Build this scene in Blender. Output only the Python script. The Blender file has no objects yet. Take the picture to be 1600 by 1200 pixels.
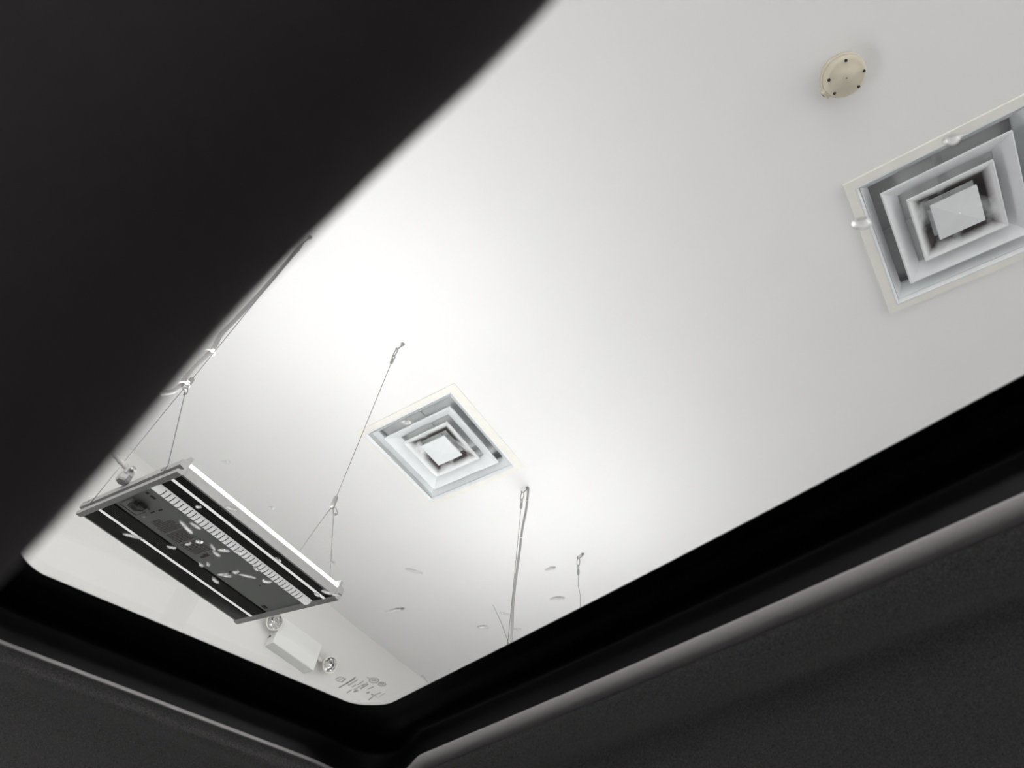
import bpy, math, random
from mathutils import Vector, Matrix
random.seed(7)
S = bpy.context.scene
COL = S.collection
EYE = 1.20                                   # camera height above the garage floor
# ---------------------------------------------------------------- camera
RIGHT = Vector((0.832, 0.549, 0.085)); DOWN = Vector((-0.397, 0.695, -0.599)); FWD = Vector((-0.388, 0.465, 0.796))
FWD.normalize(); RIGHT = (RIGHT - FWD*RIGHT.dot(FWD)).normalized(); DOWN = FWD.cross(RIGHT).normalized()
cam = bpy.data.cameras.new('camera'); camo = bpy.data.objects.new('camera', cam); COL.objects.link(camo)
M = Matrix((RIGHT, -DOWN, -FWD)).transposed().to_4x4(); M.translation = Vector((0, 0, EYE)); camo.matrix_world = M
cam.sensor_width = 36; cam.lens = 22.5; cam.clip_start = 0.01; cam.clip_end = 100
cam.dof.use_dof = True; cam.dof.focus_distance = 2.2; cam.dof.aperture_fstop = 6.2
S.camera = camo
# ---------------------------------------------------------------- world, exposure, fill lamps
w = bpy.data.worlds.new('world'); S.world = w; w.use_nodes = True
w.node_tree.nodes['Background'].inputs[0].default_value = (0.9, 0.93, 1, 1)
w.node_tree.nodes['Background'].inputs[1].default_value = 0.0
S.view_settings.view_transform = 'Standard'; S.view_settings.look = 'None'
S.view_settings.exposure = 0.0; S.view_settings.gamma = 1.0; S.view_settings.use_curve_mapping = False
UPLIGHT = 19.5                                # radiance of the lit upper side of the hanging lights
def area(name, loc, size, size_y, power, rot=(0, 0, 0), color=(1, 1, 1)):
    l = bpy.data.lights.new(name, 'AREA'); l.shape = 'RECTANGLE'; l.size = size; l.size_y = size_y
    l.energy = power; l.color = color
    o = bpy.data.objects.new(name, l); o.location = loc; o.rotation_euler = rot; COL.objects.link(o); return o
# unseen area lamps added as ambient fill for the room
area('room_fill_lamp', (5.2, 1.5, EYE+2.27), 1.2, 4.0, 900, color=(1, 0.985, 0.99))
area('room_fill_lamp', (1.5, -4.2, EYE+2.27), 4.0, 1.2, 900, color=(1, 0.985, 0.99))

# ---------------------------------------------------------------- materials
def mat(name, color, rough=0.6, metal=0.0, noise=None, bump=0.0, bscale=60, emit=0.0, spec=None):
    m = bpy.data.materials.new(name); m.use_nodes = True; nt = m.node_tree; b = nt.nodes['Principled BSDF']
    b.inputs['Base Color'].default_value = (*color, 1); b.inputs['Roughness'].default_value = rough; b.inputs['Metallic'].default_value = metal
    if spec is not None: b.inputs['Specular IOR Level'].default_value = spec
    tc = nt.nodes.new('ShaderNodeTexCoord')
    if noise:
        sc, amt = noise
        n = nt.nodes.new('ShaderNodeTexNoise'); n.inputs['Scale'].default_value = sc; n.inputs['Detail'].default_value = 4
        nt.links.new(tc.outputs['Object'], n.inputs['Vector'])
        r = nt.nodes.new('ShaderNodeValToRGB'); r.color_ramp.elements[0].position = .3; r.color_ramp.elements[1].position = .7
        r.color_ramp.elements[0].color = (*[c*(1-amt) for c in color], 1); r.color_ramp.elements[1].color = (*[min(1, c*(1+amt)) for c in color], 1)
        nt.links.new(n.outputs['Fac'], r.inputs['Fac']); nt.links.new(r.outputs['Color'], b.inputs['Base Color'])
    if bump:
        n2 = nt.nodes.new('ShaderNodeTexNoise'); n2.inputs['Scale'].default_value = bscale; n2.inputs['Detail'].default_value = 3
        nt.links.new(tc.outputs['Object'], n2.inputs['Vector'])
        bp = nt.nodes.new('ShaderNodeBump'); bp.inputs['Strength'].default_value = bump; bp.inputs['Distance'].default_value = 0.002
        nt.links.new(n2.outputs['Fac'], bp.inputs['Height']); nt.links.new(bp.outputs['Normal'], b.inputs['Normal'])
    if emit:
        b.inputs['Emission Color'].default_value = (1, 1, 1, 1); b.inputs['Emission Strength'].default_value = emit
    return m
M_CEIL = mat('ceiling paint', (.86, .86, .86), .85, noise=(1.3, .012), bump=.12, bscale=9)
M_WALL = mat('wall paint', (.64, .64, .625), .85, noise=(1.0, .02), bump=.12, bscale=9)
M_FLOOR = mat('dark concrete', (.10, .10, .10), .8, noise=(3, .2))
M_FLANGE = mat('cream enamel', (.86, .85, .80), .5, noise=(20, .03))
M_VANE = mat('grey white enamel', (.78, .81, .83), .45, noise=(20, .03))
M_DUCT = mat('dull duct steel', (.72, .74, .74), .6)
M_BEIGE = mat('aged beige plastic', (.62, .57, .46), .5, noise=(40, .05))
M_DARKHOLE = mat('dark recess', (.02, .018, .018), .7)
M_ALU = mat('brushed grey aluminium', (.30, .30, .295), .5, .2, noise=(90, .05))
M_ALUD = mat('underside grey enamel', (.19, .205, .188), .5, noise=(60, .03))
M_FIN = mat('black heat sink', (.014, .014, .015), .5, spec=.2)
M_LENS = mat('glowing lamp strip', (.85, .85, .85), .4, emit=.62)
M_EDGE = mat('white rim with painted glow', (.9, .9, .9), .4, emit=1.3)  # emission stands in for uplight spilling onto the white upper rim
M_SLOT = mat('slotted reflector with painted glow', (.85, .86, .86), .4, emit=.40)  # reflector is no source; low emission paints in the LED light it catches
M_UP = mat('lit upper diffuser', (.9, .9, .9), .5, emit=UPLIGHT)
M_PRINT = mat('brown label print', (.06, .036, .030), .7)
M_BLACKP = mat('black plastic', (.02, .02, .022), .5)
M_STEEL = mat('galvanised steel', (.30, .30, .29), .35, .7)
M_WIRE = mat('thin steel wire', (.10, .10, .098), .5, .3)
M_CONDUIT = mat('off white flexible conduit', (.34, .33, .325), .5)
M_CORD = mat('grey conduit', (.28, .28, .275), .5)
M_TIE = mat('white cable tie', (.9, .9, .9), .4)
M_HOUSING = mat('white thermoplastic housing', (.68, .69, .68), .5, noise=(10, .015))
M_HOUSEW = mat('warm white plastic', (.74, .71, .66), .5)
M_CHROME = mat('faceted chrome reflector', (.75, .75, .76), .12, 1.0)
M_SEAL = mat('black rubber seal', (.0016, .0017, .002), .5, spec=.15)
M_STRIP = mat('grey trim edging', (.26, .245, .248), .6, noise=(900, .10))
M_HEAD = mat('black woven headliner', (.19, .183, .185), .95, noise=(750, .85), bump=.6, bscale=750)
M_REST = mat('black knitted seat fabric', (.060, .052, .056), .95, noise=(2600, .6), bump=.5, bscale=2600)
M_SKIN = mat('car body paint', (.03, .03, .035), .3)
M_INK = mat('ceramic print', (.19, .165, .165), .7)
M_HAIR = mat('dark hair', (.04, .035, .03), .6)
def glassmat(name, ior, pane):
    m = bpy.data.materials.new(name); m.use_nodes = True; nt = m.node_tree; nt.nodes.clear()
    out = nt.nodes.new('ShaderNodeOutputMaterial')
    if pane:
        t = nt.nodes.new('ShaderNodeBsdfTransparent'); t.inputs[0].default_value = (.985, .985, .98, 1)
        g = nt.nodes.new('ShaderNodeBsdfGlossy'); g.inputs['Roughness'].default_value = .02
        fr = nt.nodes.new('ShaderNodeFresnel'); fr.inputs['IOR'].default_value = 1.25
        mx = nt.nodes.new('ShaderNodeMixShader')
        ge = nt.nodes.new('ShaderNodeNewGeometry'); mp = nt.nodes.new('ShaderNodeMapRange'); mp.inputs[3].default_value = 1.25; mp.inputs[4].default_value = 1/1.25
        nt.links.new(ge.outputs['Backfacing'], mp.inputs[0]); nt.links.new(mp.outputs[0], fr.inputs['IOR'])
        nt.links.new(fr.outputs[0], mx.inputs[0]); nt.links.new(t.outputs[0], mx.inputs[1]); nt.links.new(g.outputs[0], mx.inputs[2]); nt.links.new(mx.outputs[0], out.inputs[0])
    else:
        g = nt.nodes.new('ShaderNodeBsdfGlass'); g.inputs['IOR'].default_value = ior; g.inputs['Roughness'].default_value = .0
        nt.links.new(g.outputs[0], out.inputs[0])
    return m
M_GLASS = glassmat('clear roof glass', 1.5, True)
M_DROP = glassmat('water', 1.33, False)
M_LAMPGLASS = glassmat('lamp lens', 1.5, True)

def stain(base, name):
    """enamel with soot that settled on the vane around the centre plate (object origin = diffuser centre)"""
    m = mat(name, base, .5, noise=(20, .03)); nt = m.node_tree; b = nt.nodes['Principled BSDF']; L = nt.links.new
    src = b.inputs['Base Color'].links[0].from_socket
    tc = nt.nodes.new('ShaderNodeTexCoord'); n = nt.nodes.new('ShaderNodeTexNoise'); n.inputs['Scale'].default_value = 7; n.inputs['Detail'].default_value = 5
    L(tc.outputs['Object'], n.inputs['Vector']); sp = nt.nodes.new('ShaderNodeSeparateXYZ'); L(tc.outputs['Object'], sp.inputs[0])
    ab = []
    for k in (0, 1): q = nt.nodes.new('ShaderNodeMath'); q.operation = 'ABSOLUTE'; L(sp.outputs[k], q.inputs[0]); ab.append(q)
    mxm = nt.nodes.new('ShaderNodeMath'); mxm.operation = 'MAXIMUM'; L(ab[0].outputs[0], mxm.inputs[0]); L(ab[1].outputs[0], mxm.inputs[1])
    r1 = nt.nodes.new('ShaderNodeMapRange'); r1.inputs[1].default_value = .124; r1.inputs[2].default_value = .100; L(mxm.outputs[0], r1.inputs[0])
    r = nt.nodes.new('ShaderNodeValToRGB'); r.color_ramp.elements[0].position = .38; r.color_ramp.elements[1].position = .52; L(n.outputs['Fac'], r.inputs['Fac'])
    pr = nt.nodes.new('ShaderNodeMath'); pr.operation = 'MULTIPLY'; L(r1.outputs[0], pr.inputs[0]); L(r.outputs['Color'], pr.inputs[1])
    mx = nt.nodes.new('ShaderNodeMixRGB'); mx.inputs[2].default_value = (.045, .035, .035, 1)
    L(pr.outputs[0], mx.inputs[0]); L(src, mx.inputs[1]); L(mx.outputs[0], b.inputs['Base Color'])
    return m
M_SOOT = stain((.78, .80, .81), 'sooty enamel')

# ---------------------------------------------------------------- mesh helpers
class MB:
    def __init__(s): s.v = []; s.f = []; s.sm = []
    def add(s, vs, fs, smooth=False, T=None):
        n = len(s.v)
        for p in vs:
            p = Vector(p); s.v.append(T @ p if T else p)
        for f in fs: s.f.append(tuple(n+i for i in f)); s.sm.append(smooth)
        return s
    def box(s, lo, hi, T=None, ch=0.0):
        (x0, y0, z0), (x1, y1, z1) = lo, hi
        if ch <= 0:
            vs = [(x0,y0,z0),(x1,y0,z0),(x1,y1,z0),(x0,y1,z0),(x0,y0,z1),(x1,y0,z1),(x1,y1,z1),(x0,y1,z1)]
            return s.add(vs, [(0,3,2,1),(4,5,6,7),(0,1,5,4),(1,2,6,5),(2,3,7,6),(3,0,4,7)], T=T)
        prof = [(x0+ch,y0),(x1-ch,y0),(x1,y0+ch),(x1,y1-ch),(x1-ch,y1),(x0+ch,y1),(x0,y1-ch),(x0,y0+ch)]
        cx, cy = (x0+x1)/2, (y0+y1)/2
        def sh(p): return (p[0]-ch*(1 if p[0] > cx else -1), p[1]-ch*(1 if p[1] > cy else -1))
        rings = [([sh(p) for p in prof], z0), (prof, z0+ch), (prof, z1-ch), ([sh(p) for p in prof], z1)]
        vs = [(x, y, z) for r, z in rings for x, y in r]; fs = [tuple(range(7, -1, -1)), tuple(range(24, 32))]
        for k in range(3):
            for i in range(8): j = (i+1) % 8; fs.append((k*8+i, k*8+j, k*8+8+j, k*8+8+i))
        return s.add(vs, fs, T=T)
    def tube(s, pts, r, n=8, caps=True, closed=False, T=None):
        pts = [Vector(p) for p in pts]; N = len(pts); rr = r if isinstance(r, (list, tuple)) else [r]*N
        vs = []; ref = None
        for i, p in enumerate(pts):
            a = pts[(i-1) % N] if (closed or i > 0) else p; b = pts[(i+1) % N] if (closed or i < N-1) else p
            t = (b-a).normalized()
            if ref is None: ref = t.orthogonal().normalized()
            ref = (ref - t*ref.dot(t)); ref = ref.normalized() if ref.length > 1e-6 else t.orthogonal().normalized()
            q = t.cross(ref)
            for k in range(n):
                an = 2*math.pi*k/n; vs.append(p + ref*math.cos(an)*rr[i] + q*math.sin(an)*rr[i])
        fs = []
        for i in range(N if closed else N-1):
            j = (i+1) % N
            for k in range(n): l = (k+1) % n; fs.append((i*n+k, i*n+l, j*n+l, j*n+k))
        if caps and not closed: fs += [tuple(range(n-1, -1, -1)), tuple(range((N-1)*n, N*n))]
        return s.add(vs, fs, True, T)
    def lathe(s, prof, n=32, T=None, smooth=True, end=True):
        vs = []; fs = []
        for (r, z) in prof:
            for k in range(n): a = 2*math.pi*k/n; vs.append((r*math.cos(a), r*math.sin(a), z))
        for i in range(len(prof)-1):
            for k in range(n): l = (k+1) % n; fs.append((i*n+k, i*n+l, i*n+n+l, i*n+n+k))
        if prof[0][0] > 1e-6: fs.append(tuple(range(n-1, -1, -1)))
        if end and prof[-1][0] > 1e-6: fs.append(tuple(range((len(prof)-1)*n, len(prof)*n)))
        return s.add(vs, fs, smooth, T)
    def prism_y(s, prof, y0, y1, T=None):
        """closed XZ polygon extruded along Y"""
        n = len(prof); vs = [(x, y0, z) for x, z in prof]+[(x, y1, z) for x, z in prof]
        fs = [tuple(range(n)), tuple(range(2*n-1, n-1, -1))]+[(i, (i+1) % n+0, (i+1) % n+n, i+n) for i in range(n)]
        return s.add(vs, fs, T=T)
    def build(s, name, m, parent=None, origin=None, kind=None):
        """vertices are in the frame of the thing; origin shifts them when the thing has its own place"""
        o3 = Vector(origin) if origin is not None else Vector((0, 0, 0))
        me = bpy.data.meshes.new(name); me.from_pydata([tuple(p-o3) for p in s.v], [], s.f)
        me.polygons.foreach_set('use_smooth', s.sm); me.materials.append(m); me.update()
        import bmesh
        b = bmesh.new(); b.from_mesh(me); bmesh.ops.recalc_face_normals(b, faces=b.faces); b.to_mesh(me); b.free()
        o = bpy.data.objects.new(name, me); COL.objects.link(o)
        if parent: o.parent = parent
        elif origin is not None: o.location = o3
        if kind: o['kind'] = kind
        return o
def thing(name, label, cat, loc=(0, 0, 0), group=None):
    o = bpy.data.objects.new(name, None); COL.objects.link(o); o.location = loc; o.empty_display_size = .05
    o['label'] = label; o['category'] = cat
    if group: o['group'] = group
    return o
def tag(o, label, cat, group=None):
    o['label'] = label; o['category'] = cat
    if group: o['group'] = group
    return o
def W(x, y, z): return Vector((x, y, z+EYE))          # heights below are measured from the eye
def ray(px, py): return RIGHT*(px-800)+DOWN*(py-600)+FWD*1000
def onz(px, py, z): d = ray(px, py); d = d*(z/d.z); return W(*d)   # where a sight line meets a level plane
CEIL = 2.292
ZC = CEIL+EYE

# ---------------------------------------------------------------- the room
DX = [(-1.642, 1.503), (0.669, 1.487)]                # centres of the two air diffusers
HO = .262
def room():
    x0, x1, y0, y1 = -3.10, 7.0, -6.0, 6.5
    xs = sorted([x0, x1]+[c[0]+s*HO for c in DX for s in (-1, 1)]); ys = sorted([y0, y1]+[c[1]+s*HO for c in DX for s in (-1, 1)])
    m = MB(); t = .012
    def hole(cx, cy): return any(abs(cx-a) < HO and abs(cy-b) < HO for a, b in DX)
    for i in range(len(xs)-1):
        for j in range(len(ys)-1):
            if not hole((xs[i]+xs[i+1])/2, (ys[j]+ys[j+1])/2):
                m.add([(xs[i], ys[j], ZC), (xs[i], ys[j+1], ZC), (xs[i+1], ys[j+1], ZC), (xs[i+1], ys[j], ZC)], [(0, 1, 2, 3)])
    m.build('ceiling', M_CEIL, kind='structure')
    MB().box((x0-.2, y0-.2, ZC+.25), (x1+.2, y1+.2, ZC+.35)).build('ceiling_slab', M_DUCT, kind='structure')
    MB().box((x0, y0, -.1), (x1, y1, 0)).build('floor', M_FLOOR, kind='structure')
    MB().box((x0-.15, y0-.15, 0), (x0, y1+.15, ZC+.25)).build('wall_left', M_WALL, kind='structure')
    MB().box((x1, y0-.15, 0), (x1+.15, y1+.15, ZC+.25)).build('wall_right', M_WALL, kind='structure')
    MB().box((x0, y0-.15, 0), (x1, y0, ZC+.25)).build('wall_front', M_WALL, kind='structure')
    MB().box((x0, y1, 0), (x1, y1+.15, ZC+.25)).build('wall_back', M_WALL, kind='structure')
room()

# ---------------------------------------------------------------- square ceiling diffusers
def cone(m, h0, z0, h1, z1, lip=.007, t=.0016, cx=0, cy=0):
    """square vane: outer lower edge half-width h0 at z0, sloping up and in to h1 at z1, with an upturned lip"""
    rings = [(h0, z0+lip), (h0, z0), (h0-.004, z0-.0005), (h1, z1), (h1, z1+.012), (h1-t, z1+.012), (h1-t, z1+t), (h0-.006, z0+t+.001), (h0-t, z0+lip)]
    vs = []; fs = []
    for h, z in rings: vs += [(cx-h, cy-h, z), (cx+h, cy-h, z), (cx+h, cy+h, z), (cx-h, cy+h, z)]
    n = len(rings)
    for i in range(n):
        for k in range(4): l = (k+1) % 4; j = (i+1) % n; fs.append((i*4+k, i*4+l, j*4+l, j*4+k))
    m.add(vs, fs)
def ringplate(m, ho, hi, z0, z1, cx=0, cy=0):
    vs = []; fs = []
    for h, z, a, b in ((ho, z0, 0, 0), (ho, z1, 0, 0), (hi, z1, cx, cy), (hi, z0, cx, cy)):
        vs += [(a-h, b-h, z), (a+h, b-h, z), (a+h, b+h, z), (a-h, b+h, z)]
    for i in range(4):
        for k in range(4): l = (k+1) % 4; j = (i+1) % 4; fs.append((i*4+k, i*4+l, j*4+l, j*4+k))
    m.add(vs, fs)
def diffuser(c, label, sx, drop):
    t = thing('ceiling_diffuser', label, 'air vent', (c[0], c[1], ZC), 'square ceiling air diffusers')
    m = MB(); ringplate(m, .30, .27, -drop, -.0005, sx, 0); m.build('flange', M_FLANGE, t)
    m = MB(); cone(m, .270, -drop-.001, .225, .040, .004, cx=sx); m.build('outer_vane', M_VANE, t)
    m = MB(); cone(m, .203, -.010, .150, .024, .008); m.build('vane', M_VANE, t)
    m = MB(); cone(m, .135, -.012, .080, .020, .008); m.build('vane', M_SOOT, t)
    m = MB(); h = .073
    m.add([(-h,-h,-.012),(h,-h,-.012),(h,h,-.012),(-h,h,-.012),(0,0,-.020),(-h,-h,-.004),(h,-h,-.004),(h,h,-.004),(-h,h,-.004),(-.03,-.03,.02),(.03,-.03,.02),(.03,.03,.02),(-.03,.03,.02)],
          [(0,4,1),(1,4,2),(2,4,3),(3,4,0)]+[(k, (k+1) % 4, 5+(k+1) % 4, 5+k) for k in range(4)]+[(5+k, 5+(k+1) % 4, 9+(k+1) % 4, 9+k) for k in range(4)]+[(9,10,11,12)])
    p = m.build('center_plate', M_VANE, t)
    m = MB(); m.lathe([(0, -.0225), (.004, -.0225), (.006, -.021), (.006, -.017)], 12); m.box((-.0045, -.0006, -.0235), (.0045, .0006, -.0222)); m.build('screw', M_VANE, p)
    m = MB()
    for a in range(4):
        T = Matrix.Rotation(a*math.pi/2, 4, 'Z'); m.box((.0, -.004, .076), (.254, .004, .086), T)
    m.build('support_bar', M_DUCT, t)
    m = MB(); h = .255
    m.add([(-h,-h,.0),(h,-h,.0),(h,h,.0),(-h,h,.0),(-h,-h,.09),(h,-h,.09),(h,h,.09),(-h,h,.09)], [(0,1,5,4),(1,2,6,5),(2,3,7,6),(3,0,4,7),(4,5,6,7)])
    m.build('duct_neck', M_DUCT, t)
    return t
diffuser(DX[0], 'white square air diffuser on the ceiling beside the hanging light, whole in view', -.012, .006)
diffuser(DX[1], 'sooty square air diffuser at the right edge, below the beige round detector', 0, .010)

# ---------------------------------------------------------------- round beige detector
def detector():
    c = W(.472, .836, CEIL); t = thing('ceiling_detector', 'aged beige round detector with dark holes on the white ceiling', 'smoke detector', c)
    T = Matrix.Translation(c)
    def L(m): return m
    m = MB(); m.lathe([(.066, 0), (.066, -.014), (.063, -.016)], 40); m.build('base', M_BEIGE, t)
    m = MB(); m.lathe([(.063, -.016), (.062, -.030), (.058, -.040), (.050, -.045), (.024, -.046), (.0235, -.0475), (0, -.048)], 40); m.build('cover', M_BEIGE, t)
    for a in (-75, 10, 62, 150, 205):
        r = .051; x, y = r*math.cos(math.radians(a)), r*math.sin(math.radians(a))
        m = MB(); m.lathe([(0, -.0462), (.0045, -.0462), (.0045, -.041)], 12, Matrix.Translation((x, y, 0))); m.build('sensor_hole', M_DARKHOLE, t)
    m = MB(); m.lathe([(0, -.0486), (.002, -.0486), (.002, -.047)], 10); m.build('indicator', M_DARKHOLE, t)
    m = MB(); T2 = Matrix.Rotation(math.radians(160), 4, 'Z'); m.box((.058, -.014, -.030), (.074, .014, -.002), T2, .003); b = m.build('side_tab', M_BEIGE, t)
    m = MB(); m.box((.073, -.004, -.022), (.0755, .006, -.010), T2); m.build('tab_slot', M_DARKHOLE, b)
detector()

# ---------------------------------------------------------------- hanging lights
def rotm(yaw, roll, pitch): return Matrix.Rotation(yaw, 3, 'Z') @ Matrix.Rotation(pitch, 3, 'X') @ Matrix.Rotation(roll, 3, 'Y')
HL, HWD = .2705, .199                        # half length, half width of the housing
def make_light(label):
    """local frame: z = 0 is the underside, +z up, y along the length"""
    t = thing('hanging_light', label, 'light fixture', (0, 0, 0), 'hanging ceiling lights')
    y0, y1 = -HL+.012, HL-.012
    m = MB(); m.box((-.066, y0, .002), (.074, y1, .030), ch=.001); m.build('driver_cover', M_ALUD, t)
    for name, xa, xb, lx in (('left', -.196, -.068, -.126), ('right', .120, .192, .162)):
        m = MB()
        prof = []; n = int((xb-xa)/.0065); st = (xb-xa)/n
        for i in range(n):
            x = xa+i*st; d = .004 if abs(x+st*.5-lx) > .007 else .007
            prof += [(x+.0001, .0), (x+st*.45, .0), (x+st*.5, d), (x+st*.95, d)]
        prof += [(xb, .0), (xb, .028), (xa, .028)]
        m.prism_y(prof, y0, y1)
        h = m.build('heat_sink', M_FIN, t)
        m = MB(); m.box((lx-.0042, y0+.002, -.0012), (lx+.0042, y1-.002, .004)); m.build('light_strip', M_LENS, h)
    # curved white reflector with its row of slots
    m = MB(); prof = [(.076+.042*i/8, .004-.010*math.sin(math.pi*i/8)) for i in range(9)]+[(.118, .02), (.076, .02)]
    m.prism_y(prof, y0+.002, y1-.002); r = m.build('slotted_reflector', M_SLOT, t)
    m = MB()
    for i in range(37):
        y = y0+.026+i*(y1-y0-.062)/36
        pr = [(.091+.022*k/4, .004-.0106*math.sin(math.pi*(.015+.022*k/4)/.042)) for k in range(5)]
        for k in range(4):
            (xa, za), (xb, zb) = pr[k], pr[k+1]
            m.add([(xa, y-.0011, za), (xb, y-.0011, zb), (xb, y+.0011, zb), (xa, y+.0011, za), (xa, y-.0011, za+.004), (xb, y-.0011, zb+.004), (xb, y+.0011, zb+.004), (xa, y+.0011, za+.004)],
                  [(0,3,2,1),(4,5,6,7),(0,1,5,4),(1,2,6,5),(2,3,7,6),(3,0,4,7)])
    m.build('reflector_slots', M_DARKHOLE, r, kind='stuff')
    # long side rails with the white rim made to glow on the upper edge
    for s in (-1, 1):
        m = MB(); m.box((s*HWD-(.006 if s > 0 else 0), y0, 0), (s*HWD+(0 if s > 0 else .006), y1, .024)); sr = m.build('side_rail', M_ALU, t)
        m = MB(); m.box((min(s*HWD, s*(HWD-.020)), y0, .0255), (max(s*HWD, s*(HWD-.020)), y1, .034)); m.build('glowing_rim', M_EDGE, sr)
    # lit top
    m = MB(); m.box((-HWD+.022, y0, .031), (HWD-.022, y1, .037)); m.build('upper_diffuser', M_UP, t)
    # end caps: stepped channel profile
    for s in (-1, 1):
        m = MB(); X = HWD+.003
        prof = [(0, -.004), (-.012, -.004), (-.014, 0.004), (-.003, .008), (-.003, .012), (-.016, .014), (-.016, .030), (-.004, .034), (-.004, .046), (.004, .046), (.004, .030), (.004, -.001)]
        Yc = -HL+.012
        vs = []
        for xx, cut in ((-X, .0), (X, .0)):
            for (d, z) in prof: vs.append((xx, s*(HL-.012)*1.0-s*d if False else (s*((HL-.012)-d)), z))
        n = len(prof); fs = [tuple(range(n)), tuple(range(2*n-1, n-1, -1))]+[(i, (i+1) % n, (i+1) % n+n, i+n) for i in range(n)]
        m.add(vs, fs); e = m.build('end_cap', M_ALU, t)
        for x in (-.150, .150):
            m = MB(); m.lathe([(.0, -.003), (.004, -.0022), (.005, 0)], 10, Matrix.Translation((x-.02, s*(HL+.004), .024)) @ Matrix.Rotation(s*math.pi/2, 4, 'X'))
            m.build('screw', M_STEEL, e)
    # switch plate and marks on the driver cover, near the first end
    m = MB(); m.box((-.050, -.250, -.001), (.004, -.200, .003), ch=.001); sp = m.build('switch_plate', M_ALUD, t)
    m = MB()
    m.tube([(-.048, -.249, -.0012), (-.048, -.201, -.0012)], .0008, 5); m.tube([(-.048, -.201, -.0012), (-.010, -.201, -.0012)], .0008, 5)
    m.box((-.022, -.241, -.010), (.004, -.229, .0)); m.box((-.012, -.231, -.008), (.010, -.211, .0)); m.box((-.030, -.235, -.006), (-.018, -.219, 0))
    m.build('pull_switch', M_BLACKP, sp)
    m = MB(); m.tube([(-.016, -.235, -.010), (-.006, -.225, -.016), (.006, -.213, -.012)], .0022, 6); m.build('switch_lever', M_BLACKP, sp)
    for (x, y) in ((-.036, -.232), (-.034, -.188)):
        m = MB(); m.lathe([(0, -.003), (.0022, -.002), (.003, .002)], 10, Matrix.Translation((x, y, 0))); m.build('rivet', M_TIE, t)
    for a, b in (((.050, -.248), (.058, -.242)), ((.050, -.236), (.057, -.222)), ((-.055, .226), (-.051, .240)), ((-.047, .226), (-.043, .240)), ((.028, .10), (.033, .104)),
                 ((-.012, .066), (-.006, .070)), ((.022, .145), (.026, .148)), ((-.006, -.192), (.008, -.189)), ((.022, -.190), (.036, -.187))):
        m = MB(); m.box((*a, .001), (*b, .003)); m.build('knockout', M_DARKHOLE, t)
    m = MB(); rr = random.Random(3)
    for i in range(30):
        y = -.165+i*.0048; a = -.048+rr.uniform(0, .004) if 4 < i < 26 else -.040
        b = rr.uniform(.018, .034) if i > 2 else -.006
        if i in (10, 19): continue
        m.box((a, y, .0013), (b, y+.0013, .0024))
    m.build('printed_label', M_PRINT, t)
    m = MB(); m.box((-.036, -.012, .0013), (-.004, -.005, .0024)); m.box((-.020, -.016, .0013), (-.002, -.012, .0024)); m.build('printed_mark', M_PRINT, t)
    return t
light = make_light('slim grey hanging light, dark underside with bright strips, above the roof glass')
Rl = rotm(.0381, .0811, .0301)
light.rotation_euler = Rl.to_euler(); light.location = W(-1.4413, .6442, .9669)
def copytree(o, parent=None):
    c = o.copy(); COL.objects.link(c); c.parent = parent
    for ch in list(o.children): copytree(ch, c)
    return c
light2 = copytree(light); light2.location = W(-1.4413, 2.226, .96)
light2['label'] = 'second slim hanging light, at the foot of the grey conduit, behind the roof edge'
def lp(o, x, y, z): return o.location + o.rotation_euler.to_matrix() @ Vector((x, y, z))

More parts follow.
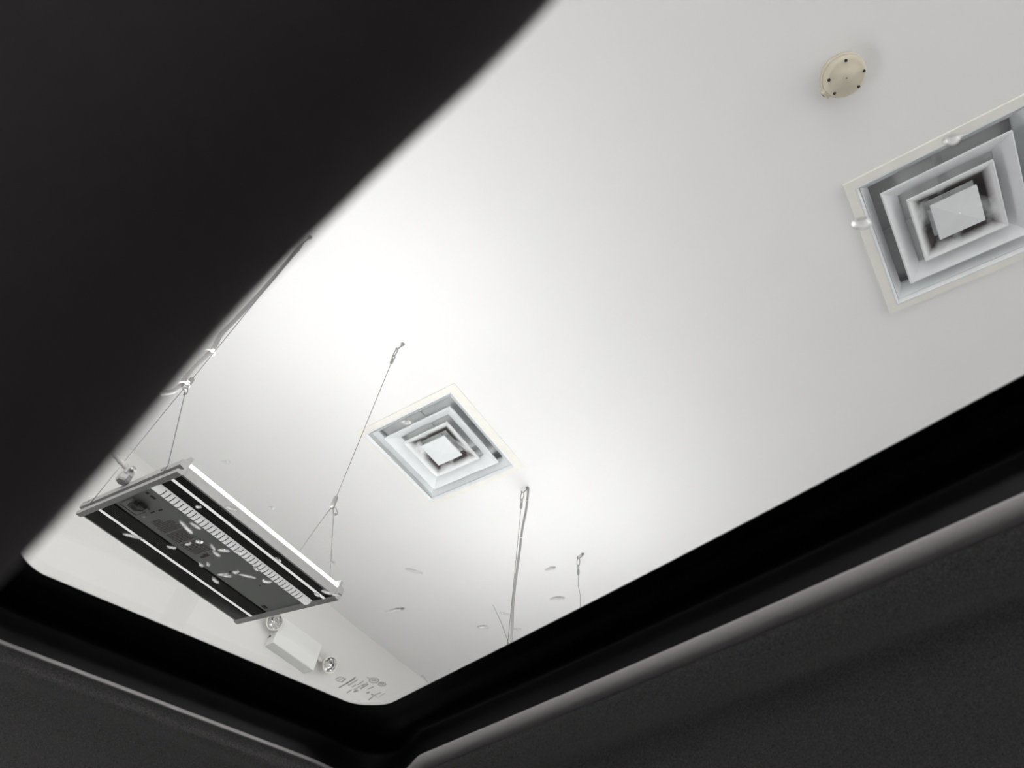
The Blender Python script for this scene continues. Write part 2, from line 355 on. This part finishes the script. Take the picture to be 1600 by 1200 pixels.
# ---------------------------------------------------------------- suspension cables
def cable(x, y, zgrip, fixture, sgn, label, jog=0.0):
    t = thing('suspension_cable', label, 'cable', W(x, y, CEIL), 'steel suspension cables'); O = t.location
    def P(dx, dy, z): return W(x+dx, y+dy, z)
    m = MB(); m.tube([P(.028, .0, CEIL), P(.022, 0, CEIL-.014), P(.006, 0, CEIL-.022), P(-.006, 0, CEIL-.020), P(-.008, 0, CEIL-.012), P(-.004, 0, CEIL-.006)], .0028, 8)
    m.lathe([(0, 0), (.009, 0), (.007, -.006), (0, -.007)], 14, Matrix.Translation(P(.028, 0, CEIL))); m.build('ceiling_hook', M_STEEL, t, O)
    def link(zt, ln, wd, ax):
        pts = []
        for k in range(16):
            a = 2*math.pi*k/16; u = wd*math.cos(a); v = (ln/2)*math.sin(a)
            pts.append(P(u if ax == 0 else 0, u if ax else 0, zt-ln/2+v))
        MB().tube(pts, .0022, 6, closed=True).build('chain_link', M_STEEL, t, O)
    link(CEIL-.018, .056, .009, 0); link(CEIL-.066, .030, .007, 1)
    m = MB(); m.lathe([(0, 0), (.006, -.002), (.007, -.012), (.007, -.030), (.005, -.036), (0, -.037)], 10, Matrix.Translation(P(0, 0, CEIL-.092))); m.build('crimp', M_STEEL, t, O)
    m = MB(); pts = [P(0, 0, CEIL-.12)]
    if jog: pts += [P(0, 0, CEIL-.20), P(jog, 0, CEIL-.26)]
    pts += [P(jog, 0, zgrip)]
    m.tube(pts, .0011, 6); m.build('wire', M_WIRE, t, O)
    m = MB(); m.lathe([(0, .034), (.005, .032), (.0075, .026), (.0075, -.012), (.006, -.018), (0, -.018)], 12, Matrix.Translation(P(jog, 0, zgrip))); m.build('wire_gripper', M_STEEL, t, O)
    for s in (-1, 1):
        foot = lp(fixture, s*.145, sgn*(HL+.0045), .030)
        m = MB(); g = P(jog+s*.004, 0, zgrip-.016); mid = g.lerp(foot, .12)+Vector((s*.004, 0, 0))
        m.tube([g, mid, foot, lp(fixture, s*.145, sgn*(HL+.0050), .016), lp(fixture, s*.145, sgn*(HL+.0040), .008), lp(fixture, s*.145, sgn*(HL-.004), .006)], .0010, 6); m.build('yoke_wire', M_WIRE, t, O)
    m = MB(); b = P(jog, 0, zgrip-.012)
    m.tube([b, b+Vector((.018, .003, -.012)), b+Vector((.034, .004, -.036)), b+Vector((.034, .004, -.046)), b+Vector((.028, .002, -.047)), b+Vector((.028, .001, -.038))], [.001, .001, .001, .0016, .0018, .0016], 6); m.build('wire_tail', M_WIRE, t, O)
    return t
cable(-1.442, .334, 1.337, light, -1, 'thin steel cable at the left end of the hanging light, beside the white corrugated conduit')
cable(-1.442, .918, 1.371, light, 1, 'thin steel cable crossing the left corner of the whole square diffuser')
c3 = cable(-1.442, 1.932, 1.33, light2, -1, 'thin steel cable running down alongside the grey conduit')
cable(-1.452, 2.519, 1.33, light2, 1, 'short thin steel cable hanging alone, farthest right, near the roof edge', jog=.012)
m = MB(); m.tube([W(-1.437, 1.932, 1.35), W(-1.439, 1.932, 1.44), W(-1.490, 1.932, 1.55), W(-1.544, 1.932, 1.647)], .0010, 6); m.build('loose_wire_end', M_WIRE, c3, c3.location)

# ---------------------------------------------------------------- flexible conduits
def corrugated(m, ctrl, r, pitch):
    pts = []
    C = [Vector(c) for c in ctrl]
    for i in range(len(C)-1):                          # catmull-rom
        p0 = C[max(i-1, 0)]; p1 = C[i]; p2 = C[i+1]; p3 = C[min(i+2, len(C)-1)]
        n = max(2, int((p2-p1).length/(pitch/2)))
        for k in range(n):
            u = k/n; pts.append(.5*((2*p1)+(p2-p0)*u+(2*p0-5*p1+4*p2-p3)*u*u+(3*p1-p0-3*p2+p3)*u**3))
    pts.append(C[-1]); m.tube(pts, [r*(1 if k % 2 else .70) for k in range(len(pts))], 8)
t = thing('flexible_conduit', 'white corrugated conduit tied to the cable at the left end of the hanging light', 'conduit', W(-1.442, .33, CEIL)); O = t.location
end = lp(light, .045, -(HL-.010), .070)
end = W(-1.444, .352, 1.022)
m = MB(); corrugated(m, [W(-1.47, .34, CEIL), W(-1.462, .335, 1.95), W(-1.456, .326, 1.70), W(-1.462, .322, 1.60), W(-1.458, .330, 1.52), W(-1.458, .325, 1.45), W(-1.462, .323, 1.38), W(-1.452, .322, 1.31), W(-1.448, .300, 1.265), W(-1.462, .262, 1.225), W(-1.470, .240, 1.16), W(-1.462, .265, 1.10), W(-1.462, .300, 1.05), end], .0078, .014); m.build('conduit', M_CONDUIT, t, O)
for p in (W(-1.455, .328, 1.50), W(-1.447, .328, 1.335)):
    m = MB(); m.tube([p+Vector((.013*math.cos(a), .013*math.sin(a), .004*math.sin(a))) for a in [2*math.pi*k/14 for k in range(14)]], .0026, 6, closed=True); m.box(tuple(p+Vector((.010, -.004, -.005))), tuple(p+Vector((.019, .004, .005)))); m.build('cable_tie', M_TIE, t, O)
m = MB(); T = Matrix.Translation(end+Vector((0.002, .004, -.030))) @ Matrix.Scale(1.12, 4)
m.lathe([(0, .034), (.010, .034), (.011, .028), (.011, .010), (.014, .008), (.014, -.004), (.011, -.008), (0, -.008)], 6, T, smooth=False); m.box((-.013, -.010, .006), (.013, .010, .022), T, .002); cn = m.build('conduit_connector', M_ALU, t, O)
m = MB(); T2 = T @ Matrix.Translation((.018, -.002, .018)) @ Matrix.Rotation(math.pi/2, 4, 'Y'); m.lathe([(0, -.010), (.003, -.010), (.003, .001), (.006, .001), (.006, .005), (0, .006)], 10, T2); m.build('clamp_screw', M_STEEL, cn, O)

t = thing('flexible_conduit', 'long grey conduit hanging below the right corner of the whole square diffuser', 'conduit', W(-1.432, 1.94, CEIL)); O = t.location
m = MB(); corrugated(m, [W(-1.412, 1.937, CEIL), W(-1.411, 1.937, 2.22), W(-1.413, 1.935, 2.13), W(-1.424, 1.935, 2.03), W(-1.428, 1.935, 1.90), W(-1.434, 1.935, 1.76), W(-1.436, 1.935, 1.62), W(-1.428, 1.935, 1.48), W(-1.425, 1.935, 1.32), W(-1.440, 1.92, 1.14), lp(light2, .02, -(HL-.012), .062)],   .0066, .012); m.build('conduit', M_CORD, t, O)
for z, x in ((2.20, -1.418), (1.97, -1.428)):
    m = MB(); p = W(x, 1.935, z); m.tube([p+Vector((.010*math.cos(a), .008*math.sin(a), 0)) for a in [2*math.pi*k/12 for k in range(12)]], .0016, 6, closed=True); m.tube([p+Vector((.010, 0, 0)), p+Vector((.024, 0, .002))], .0012, 5); m.build('cable_tie', M_TIE, t, O)

# ---------------------------------------------------------------- emergency light on the wall
def emergency():
    xw = -3.10; xf = -3.03
    t = thing('emergency_light', 'white twin-head emergency light mounted on the wall below the hanging light', 'emergency light', W(xw, 2.07, 1.93)); O = t.location
    m = MB(); y0, y1, z0, z1 = 1.906, 2.229, 1.842, 2.002
    # housing tapers towards the wall
    vs = [W(xf, y0, z0), W(xf, y1, z0), W(xf, y1, z1), W(xf, y0, z1), W(xw, y0+.004, z0-.004), W(xw, y1-.004, z0-.004), W(xw, y1-.004, z1+.004), W(xw, y0+.004, z1+.004),
          W(xf+.003, y0+.004, z0+.004), W(xf+.003, y1-.004, z0+.004), W(xf+.003, y1-.004, z1-.004), W(xf+.003, y0+.004, z1-.004)]
    m.add(vs, [(8, 9, 10, 11), (0, 1, 9, 8), (1, 2, 10, 9), (2, 3, 11, 10), (3, 0, 8, 11), (0, 4, 5, 1), (1, 5, 6, 2), (2, 6, 7, 3), (3, 7, 4, 0), (4, 7, 6, 5)])
    h = m.build('housing', M_HOUSING, t, O)
    def disc(name, c, r, mt, nx):
        mm = MB(); mm.lathe([(0, .002), (r*.9, .002), (r, 0), (r, -.002)], 14, Matrix.Translation(c) @ Matrix.Rotation(math.pi/2, 4, 'X')); return mm.build(name, mt, h, O)
    disc('test_button', W(-3.082, y0-.001, 1.893), .0052, M_BLACKP, 0); disc('pilot_lamp', W(-3.091, y0-.001, 1.885), .0018, M_BLACKP, 0); disc('pilot_lamp', W(-3.045, y0-.001, 1.905), .0016, M_DUCT, 0)
    for s, c in ((1, W(-3.03, 2.328, 1.930)), (-1, W(-3.03, 1.866, 1.945))):
        view = (W(0, 0, 0)-c).normalized()
        n = (Vector((1, 0, -.35)).normalized()*.55+view*.45+Vector((0, s*.12, 0))).normalized()
        q = Vector((0, 0, 1)).rotation_difference(n).to_matrix().to_4x4(); T = Matrix.Translation(c) @ q
        m = MB(); m.lathe([(0, -.052), (.018, -.050), (.030, -.040), (.042, -.018), (.047, 0), (.047, .006), (.043, .008), (.041, .004), (.0405, -.002)], 32, T, end=False); hd = m.build('lamp_head', M_HOUSEW, t, O)
        m = MB(); rings = [(.0405, -.001), (.034, -.014), (.024, -.024), (.010, -.030), (.0, -.031)]; N = 14; vs = []; fs = []
        rr = random.Random(5)
        for i, (r, z) in enumerate(rings):
            for k in range(N): a = 2*math.pi*(k+.5*(i % 2))/N; vs.append((r*math.cos(a), r*math.sin(a), z+rr.uniform(-.0025, .0025)*(0 < i)))
        for i in range(4):
            for k in range(N): l = (k+1) % N; fs += [(i*N+k, i*N+l, (i+1)*N+k), (i*N+l, (i+1)*N+l, (i+1)*N+k)]
        m.add(vs, fs, False, T); m.build('reflector', M_CHROME, hd, O)
        m = MB(); m.tube([(0, 0, -.030), (0, 0, -.010)], .006, 8, T=T); m.build('bulb', M_TIE, hd, O)
        m = MB(); m.lathe([(0, .0055), (.0405, .0005), (.0405, .002), (.03, .0055), (.015, .0075), (0, .008)], 24, T); m.build('lens', M_LAMPGLASS, hd, O)
        a = c-n*.035; yb = y1-.001 if s > 0 else y0+.001
        m = MB(); m.tube([Vector((xf-.035, yb, a.z-.005)), Vector((xf-.035, yb+s*.02, a.z-.005)), a], .011, 10); m.build('swivel_arm', M_HOUSEW, t, O)
emergency()

# ---------------------------------------------------------------- car roof with its glass
E2 = Vector((.971, -.238, 0)); N2 = Vector((.238, .971, 0)); N1 = Vector((-.941, .339, 0)); N3 = -N2; N4 = E2
ZG = .450
def solve(na, da, nb, db):
    det = na.x*nb.y-na.y*nb.x; return Vector(((da*nb.y-db*na.y)/det, (na.x*db-nb.x*da)/det, 0))
D1, D2, D3, D4 = .9328, .4865, .052, .37
CORN = [solve(N1, D1, N3, D3), solve(N1, D1, N2, D2), solve(N2, D2, N4, D4), solve(N4, D4, N3, D3)]
NORM = [(N3, N1), (N1, N2), (N2, N4), (N4, N3)]
def path():
    """points, outward normal, weight of side 1"""
    out = []
    for i in range(4):
        c = CORN[i]; na, nb = NORM[i]; r = (.05, .062, .05, .05)[i]
        bis = (na+nb); k = r/(bis.dot(na)); cen = c-bis*k
        a0 = math.atan2(na.y, na.x); a1 = math.atan2(nb.y, nb.x); d = (a1-a0+math.pi) % (2*math.pi)-math.pi
        n = 14; side = []
        for j in range(n+1):
            u = j/n; a = a0+d*u; nn = Vector((math.cos(a), math.sin(a), 0)); us = u*u*(3-2*u)
            wgt = us if i == 0 else (1-us if i == 1 else 0)
            side.append((cen+nn*r, nn*(1+(.55 if i == 1 else .2)*(4*u*(1-u))**2.5), wgt))
        if out:
            p0, n0, w0 = out[-1]; p1, n1, w1 = side[0]
            bulge = .0075 if i == 2 else 0
            for j in range(1, 16):
                u = j/16; nn = n0.lerp(n1, u); out.append((p0.lerp(p1, u)+nn*bulge*(math.sin(math.pi*u)**1.0 if bulge else 0), nn, w0+(w1-w0)*u))
        out += side
    p0, n0, w0 = out[-1]; p1, n1, w1 = out[0]
    for j in range(1, 16): u = j/16; out.append((p0.lerp(p1, u), n0.lerp(n1, u), w0+(w1-w0)*u))
    return out
PATH = path()
def sweep(name, mt, prof2, prof1, parent, O, flat=False, closed=False):
    m = MB(); n = len(prof2); vs = []
    for p, nn, wt in PATH:
        for (o2, z2), (o1, z1) in zip(prof2, prof1):
            vs.append(W(*(p+nn*(o2+(o1-o2)*wt)).xy, z2+(z1-z2)*wt))
    fs = []; K = len(PATH)
    for i in range(K):
        j = (i+1) % K
        for k in range(n if closed else n-1): l = (k+1) % n; fs.append((i*n+k, i*n+l, j*n+l, j*n+k))
    m.add(vs, fs, not flat); return m.build(name, mt, parent, O)
def smooth(pr, k=5):
    out = []
    for i in range(len(pr)-1):
        p0 = pr[max(i-1, 0)]; p1 = pr[i]; p2 = pr[i+1]; p3 = pr[min(i+2, len(pr)-1)]
        for j in range(k):
            u = j/k; out.append(tuple(.5*(2*p1[a]+(p2[a]-p0[a])*u+(2*p0[a]-5*p1[a]+4*p2[a]-p3[a])*u*u+(3*p1[a]-p0[a]-3*p2[a]+p3[a])*u**3) for a in (0, 1)))
    out.append(pr[-1]); return out
RO = W(-.3, .25, .45)
roof = thing('car', 'dark interior of a car, grey edged lining around its clear roof glass', 'car', RO)
# glass pane
m = MB(); K = len(PATH); vs = [W(*(p+nn*.018).xy, ZG+.002) for p, nn, _ in PATH]+[W(*(p+nn*.018).xy, ZG+.007) for p, nn, _ in PATH]
m.add(vs, [tuple(range(K)), tuple(range(2*K-1, K-1, -1))]+[(i, (i+1) % K, (i+1) % K+K, i+K) for i in range(K)])
glass = m.build('glass_panel', M_GLASS, roof, RO); glass['label'] = 'clear glass panel with drops and a faint printed mark'
sweep('seal_frame', M_SEAL,
      smooth([(-.0080, .4515), (-.0078, .4496), (.004, .4492), (.015, .4480), (.021, .4445), (.027, .4412), (.034, .4405), (.045, .4425), (.0570, .441), (.0600, .432), (.0605, .4028)], 3),
      smooth([(-.0055, .4515), (-.0053, .4496), (.008, .4492), (.022, .449), (.034, .4480), (.046, .4465), (.060, .4460), (.078, .4450), (.090, .442), (.0945, .433), (.0949, .402)], 3), roof, RO)
sweep('edging_strip', M_STRIP, [(.0604, .4045), (.0604, .4028), (.0690, .3970), (.0772, .3912), (.0790, .3918), (.079, .404)],
      [(.0948, .404), (.0948, .4005), (.0953, .3997), (.0970, .3992), (.098, .3997), (.098, .404)], roof, RO, closed=True)
sweep('headliner', M_HEAD,
      smooth([(.0780, .398), (.0800, .3915), (.095, .3875), (.115, .3855), (.140, .3885), (.170, .3975), (.195, .4035), (.220, .4035), (.26, .395), (.33, .381), (.45, .362), (.62, .352), (.80, .345)], 4),
      smooth([(.0975, .402), (.0985, .3995), (.104, .3985), (.112, .3955), (.124, .3895), (.142, .3885), (.170, .394), (.205, .401), (.245, .403), (.31, .400), (.45, .388), (.62, .370), (.80, .345)], 4), roof, RO)
sweep('roof_skin', M_SKIN, [(.012, .458), (.02, .460), (.3, .462), (.80, .440), (.82, .34), (.80, .34), (.79, .43), (.3, .45), (.024, .4505), (.019, .4575)], [(.012, .458), (.02, .460), (.3, .462), (.80, .440), (.82, .34), (.80, .34), (.79, .43), (.3, .45), (.024, .4505), (.019, .4575)], roof, RO, closed=True)
# body below the roof: pillars and dark side panels (unseen, added to shade the headliner)
def around(name, mt, prof): return sweep(name, mt, prof, prof, roof, RO, closed=True)
around('body_panel', M_SKIN, [(.78, -.03), (.80, -.05), (.86, -.25), (.86, -.80), (.80, -.95), (.76, -.95), (.78, -.80), (.74, -.30), (.74, -.04)])
m = MB(); K = len(PATH); m.add([W(*(p+nn*.77).xy, -.93) for p, nn, _ in PATH]+[W(*(p+nn*.77).xy, -.90) for p, nn, _ in PATH], [tuple(range(K)), tuple(range(2*K-1, K-1, -1))]+[(i, (i+1) % K, (i+1) % K+K, i+K) for i in range(K)])
m.build('floor_pan', M_SEAL, roof, RO)
for i in (7, 22, 37, 53, 68, 84, 99, 114):
    p, nn, _ = PATH[i % K]; a = W(*(p+nn*.77).xy, -.04); b = W(*(p+nn*.775).xy, .37); MB().tube([a, a.lerp(b, .5), b], [.035, .03, .03], 8).build('pillar', M_SKIN, roof, RO)
for k in range(4):
    p, nn, _ = PATH[(22, 53, 84, 114)[k]]; c = W(*(p+nn*.75).xy, -.62); q = nn.normalized(); T = Matrix.Translation(Vector((c.x, c.y, .24))) @ Matrix.Rotation(math.atan2(q.y, q.x), 4, 'Z') @ Matrix.Rotation(math.pi/2, 4, 'Y')
    MB().lathe([(.10, -.09), (.22, -.09), (.24, -.07), (.24, .07), (.22, .10), (.16, .10), (.15, .07), (.05, .08), (0, .08)], 28, Matrix.Translation(q*.22) @ T).build('wheel', M_SEAL, roof, RO)
# recessed screw hole and small bracket beside the side seal
c = onz(38, 996, .4395); m = MB(); m.lathe([(.0125, 0), (.0125, -.003), (.0095, -.003), (.0085, .004), (0, .004)], 20, Matrix.Translation(c)); m.build('screw_recess', M_BLACKP, roof, RO)
m = MB(); q = [onz(*p, .4375) for p in ((450, 1134), (488, 1150), (472, 1160), (454, 1156))]; m.add([*q, *[p+Vector((0, 0, .005)) for p in q]], [(0, 1, 2, 3), (4, 5, 6, 7), (0, 1, 5, 4), (1, 2, 6, 5), (2, 3, 7, 6), (3, 0, 4, 7)]); m.build('guide_bracket', M_HEAD, roof, RO)
# printed mark on the glass: strokes lie on the underside of the pane
m = MB()
def stroke(x0, y0, x1, y1, wpx):
    a = onz(x0, y0, ZG+.0018); b = onz(x1, y1, ZG+.0018); d = (b-a).normalized(); s = Vector((-d.y, d.x, 0))*wpx*.00030
    m.add([a-s, b-s, b+s, a+s, a-s+Vector((0,0,-.0003)), b-s+Vector((0,0,-.0003)), b+s+Vector((0,0,-.0003)), a+s+Vector((0,0,-.0003))], [(0,1,2,3),(7,6,5,4),(0,1,5,4),(1,2,6,5),(2,3,7,6),(3,0,4,7)])
def Z5(x, y): return 480+x/10, 1000+y/10
for x0, y0, x1, y1, ww in ((440,610,520,575,1.6),(450,625,550,660,1.6),(520,575,600,605,1.6),(540,655,610,600,1.8),(490,618,560,600,1.2),
        (495,745,590,690,2.2),(610,690,745,585,1.6),(640,710,790,620,1.6),(690,640,750,600,1.2),(640,660,760,575,1.4),(590,690,650,650,1.4),
        (700,735,760,700,1.4),(830,760,955,690,2.2),(790,700,880,640,1.3),(860,720,940,665,1.3),(730,775,880,690,1.2),
        (620,825,700,775,1.8),(720,815,800,790,2.2),(735,800,790,770,1.4),
        (950,765,1045,725,1.6),(930,830,975,810,3.0),(1000,850,1030,850,3.2),(960,935,1030,880,1.8),(1030,870,1150,820,1.4),(1050,870,1110,900,.9),(1130,880,1220,830,.8),(935,575,975,600,1.2)):
    a = Z5(x0, y0); b = Z5(x1, y1); stroke(*a, *b, ww)
for cx, cy, rx, ry in ((1045, 630, 75, 38), (1170, 690, 60, 28)):
    for k in range(14):
        a0, a1 = 2*math.pi*k/14, 2*math.pi*(k+1)/14; a = Z5(cx+rx*math.cos(a0), cy+ry*math.sin(a0)); b = Z5(cx+rx*math.cos(a1), cy+ry*math.sin(a1)); stroke(*a, *b, 1.5)
    stroke(*Z5(cx-rx*.6, cy+4), *Z5(cx+rx*.6, cy+4), 2.0); stroke(*Z5(cx-rx*.5, cy-14), *Z5(cx+rx*.5, cy-14), 1.4)
pr = m.build('glass_marking', M_INK, glass, RO)

# water drops resting on the glass
DROPS = [
 (283, 816, 298, 832, 10, 'largest white water drop, over the printed lines of the hanging light'),
 (299, 818, 311, 826, 8, 'faint water drop just right of the largest drop'),
 (334, 862, 342, 869, 8, 'bright round water drop below the middle of the printed lines'),
 (343, 860, 356, 861, 8, 'pale water drop trailing right of the bright round drop'),
 (330, 852, 334, 858, 7, 'small pale water drop above the bright round drop'),
 (292, 851, 296, 850, 7, 'small faint water drop over the lower printed lines'),
 (309, 847, 313, 848, 9, 'faint wide water drop over the printed lines'),
 (332, 903, 340, 911, 8, 'white water drop at the left tip of the curved water trail'),
 (340, 898, 356, 897, 7, 'curved water drop arching right of the trail tip'),
 (350, 900, 360, 901, 7, 'bright water drop in the middle of the curved trail'),
 (366, 895, 371, 894, 9, 'grey water drop at the crest of the curved trail'),
 (374, 898, 398, 903, 6, 'long thin water trail reaching towards the slotted reflector'),
 (398, 887, 402, 891, 8, 'white water drop at the edge of the slotted reflector'),
 (412, 908, 422, 910, 9, 'oval water drop at the right end of the curved trail'),
 (369, 862, 374, 865, 9, 'water drop touching the middle of the slotted reflector'),
 (355, 793, 368, 797, 8, 'white water drop on the dark band beside the bright edge'),
 (308, 792, 312, 793, 7, 'tiny water drop near the upper slots'),
 (262, 854, 273, 857, 7, 'pale water drop over the left heat sink'),
 (195, 835, 222, 842, 8, 'long pale water drop across the left outer edge of the light'),
 (430, 874, 436, 877, 9, 'water drop over the bright strip in the dark band'),
 (493, 928, 498, 931, 8, 'round water drop near the right end of the bright strip'),
 (504, 923, 516, 928, 9, 'bright water drop over the right corner of the light'),
 (520, 929, 532, 931, 6, 'thin water drop at the right end cap of the light'),
 (313, 882, 316, 884, 8, 'faint water drop, left one of a pair below the printed mark'),
 (324, 880, 326, 884, 7, 'faint water drop, right one of a pair below the printed mark'),
 (350, 721, 357, 722, 6, 'pale water drop on the ceiling area above the light'),
 (421, 794, 426, 795, 6, 'pale water drop between the light and the diffuser'),
 (515, 879, 522, 880, 6, 'pale water drop over the lower cable wire'),
 (606, 956, 630, 951, 9, 'long dented water drop on the glass above the printed mark'),
 (636, 890, 656, 895, 7, 'flat water drop right of the hanging light'),
 (748, 980, 762, 980, 8, 'small flat water drop left of the grey conduit foot'),
 (783, 958, 794, 960, 5, 'small water drop touching the grey conduit'),
 (802, 984, 812, 983, 5, 'tiny water drop right of the conduit foot'),
 (862, 936, 880, 934, 7, 'flat water drop near the roof edge left of the lone cable'),
 (854, 890, 866, 887, 6, 'faint water drop below the grey conduit hook'),
 (631, 661, 639, 661, 8, 'water drop over the upper left side of the whole diffuser'),
 (1341, 348, 1352, 350, 14, 'water drop over the left edge of the right diffuser'),
 (1484, 218, 1491, 220, 12, 'water drop over the top edge of the right diffuser'),
]
def drop(x0, y0, x1, y1, wpx, label):
    z = ZG+.0071; a = onz(x0, y0, z); b = onz(x1, y1, z); d = b-a; L = d.length/2+wpx*.00030; Wd = wpx*.00033
    c = (a+b)/2; ang = math.atan2(d.y, d.x); m = MB(); n = 14; vs = []; fs = []
    rr = random.Random(label); ph = rr.uniform(0, 6); H = min(.0024, Wd*.75)
    R = [(1, 0), (.93, .35), (.78, .62), (.55, .84), (.28, .96)]
    for r, h in R:
        for k in range(n):
            t = 2*math.pi*k/n; wob = 1+.10*math.sin(2*t+ph)+.06*math.sin(3*t+ph*2)
            x = r*L*math.cos(t)*wob; y = r*Wd*math.sin(t)*wob; vs.append((x, y, h*H))
    vs.append((0, 0, H))
    for i in range(4):
        for k in range(n): l = (k+1) % n; fs.append((i*n+k, i*n+l, i*n+n+l, i*n+n+k))
    fs += [(4*n+k, 4*n+(k+1) % n, 5*n) for k in range(n)]; fs.append(tuple(range(n-1, -1, -1)))
    m.add(vs, fs, True); o = m.build('water_drop', M_DROP); o.location = c; o.rotation_euler = (0, 0, ang)
    tag(o, label, 'water drop', 'water drops on the roof glass')
for a in DROPS: drop(*a)
m = MB(); p0 = onz(658, 1057, ZG+.0078); m.tube([onz(x, y, ZG+.0078)-p0 for x, y in ((657, 1058), (659, 1055.5), (662, 1057), (665, 1062), (668, 1067))], .00022, 5); o = m.build('hair', M_HAIR); o.location = p0
tag(o, 'tiny curled dark hair on the glass near its rounded lower corner', 'hair')

# ---------------------------------------------------------------- headrest close to the camera, upper left
def headrest():
    dep = .100
    def C(px, py, d=dep, back=0): return W(*((ray(px, py)/1000)*d+FWD*back))
    edge = [(1010, -170), (865, -6), (745, 118), (640, 212), (521, 328), (402, 442), (290, 566), (181, 701), (93, 800), (33, 870), (-60, 958), (-190, 1085)]
    E3 = [C(*p, dep+.018) for p in edge]
    along = (E3[-1]-E3[0]).normalized(); out = FWD.cross(along).normalized()
    if out.dot(C(0, 0)-C(430, 430)) < 0: out = -out                   # away from the glass, in the image plane
    th = .026; depth = .16
    prof = []
    N = 22
    for k in range(N):                                                  # rounded front lip then flat cushion faces
        a = math.pi*(k/(N-1))-math.pi/2                                  # -90..90 : camera side -> far side
        prof.append((.046*(1-math.cos(a)), th*math.sin(a)))
    prof = [(depth, -th-.004), (depth*.7, -th-.006), (depth*.45, -th-.003)]+prof+[(depth*.45, th+.012), (depth*.7, th+.014), (depth, th+.010)]
    O = C(150, 150, .12); t = thing('headrest', 'large blurred black fabric headrest filling the upper left, beside the camera', 'headrest', O)
    m = MB(); vs = []; n = len(prof); K = len(E3)
    seg = []
    for i in range(K-1):
        for j in range(3): seg.append(E3[i].lerp(E3[i+1], j/3))
    seg.append(E3[-1])
    sm = seg[:]
    for _ in range(3): sm = [sm[0]]+[(sm[i-1]+2*sm[i]+sm[i+1])/4 for i in range(1, len(sm)-1)]+[sm[-1]]
    ends = len(sm)
    for i, p in enumerate(sm):
        u = min(i, ends-1-i)/4; sc = 1 if u >= 1 else math.sqrt(max(.02, 1-(1-u)**2))
        for d, h in prof: vs.append(p+out*d+FWD*h*sc)
    fs = []
    for i in range(ends-1):
        for k in range(n): l = (k+1) % n; fs.append((i*n+k, i*n+l, (i+1)*n+l, (i+1)*n+k))
    fs += [tuple(range(n)), tuple(range((ends-1)*n, ends*n))]
    m.add(vs, fs, True); m.build('cushion', M_REST, t, O)
    m = MB(); pts = []
    for i, p in enumerate(sm[2:-2]): pts.append(p+out*.078+FWD*(-th-.005))
    m.tube(pts, .0014, 8); m.build('seam', M_REST, t, O)
headrest()
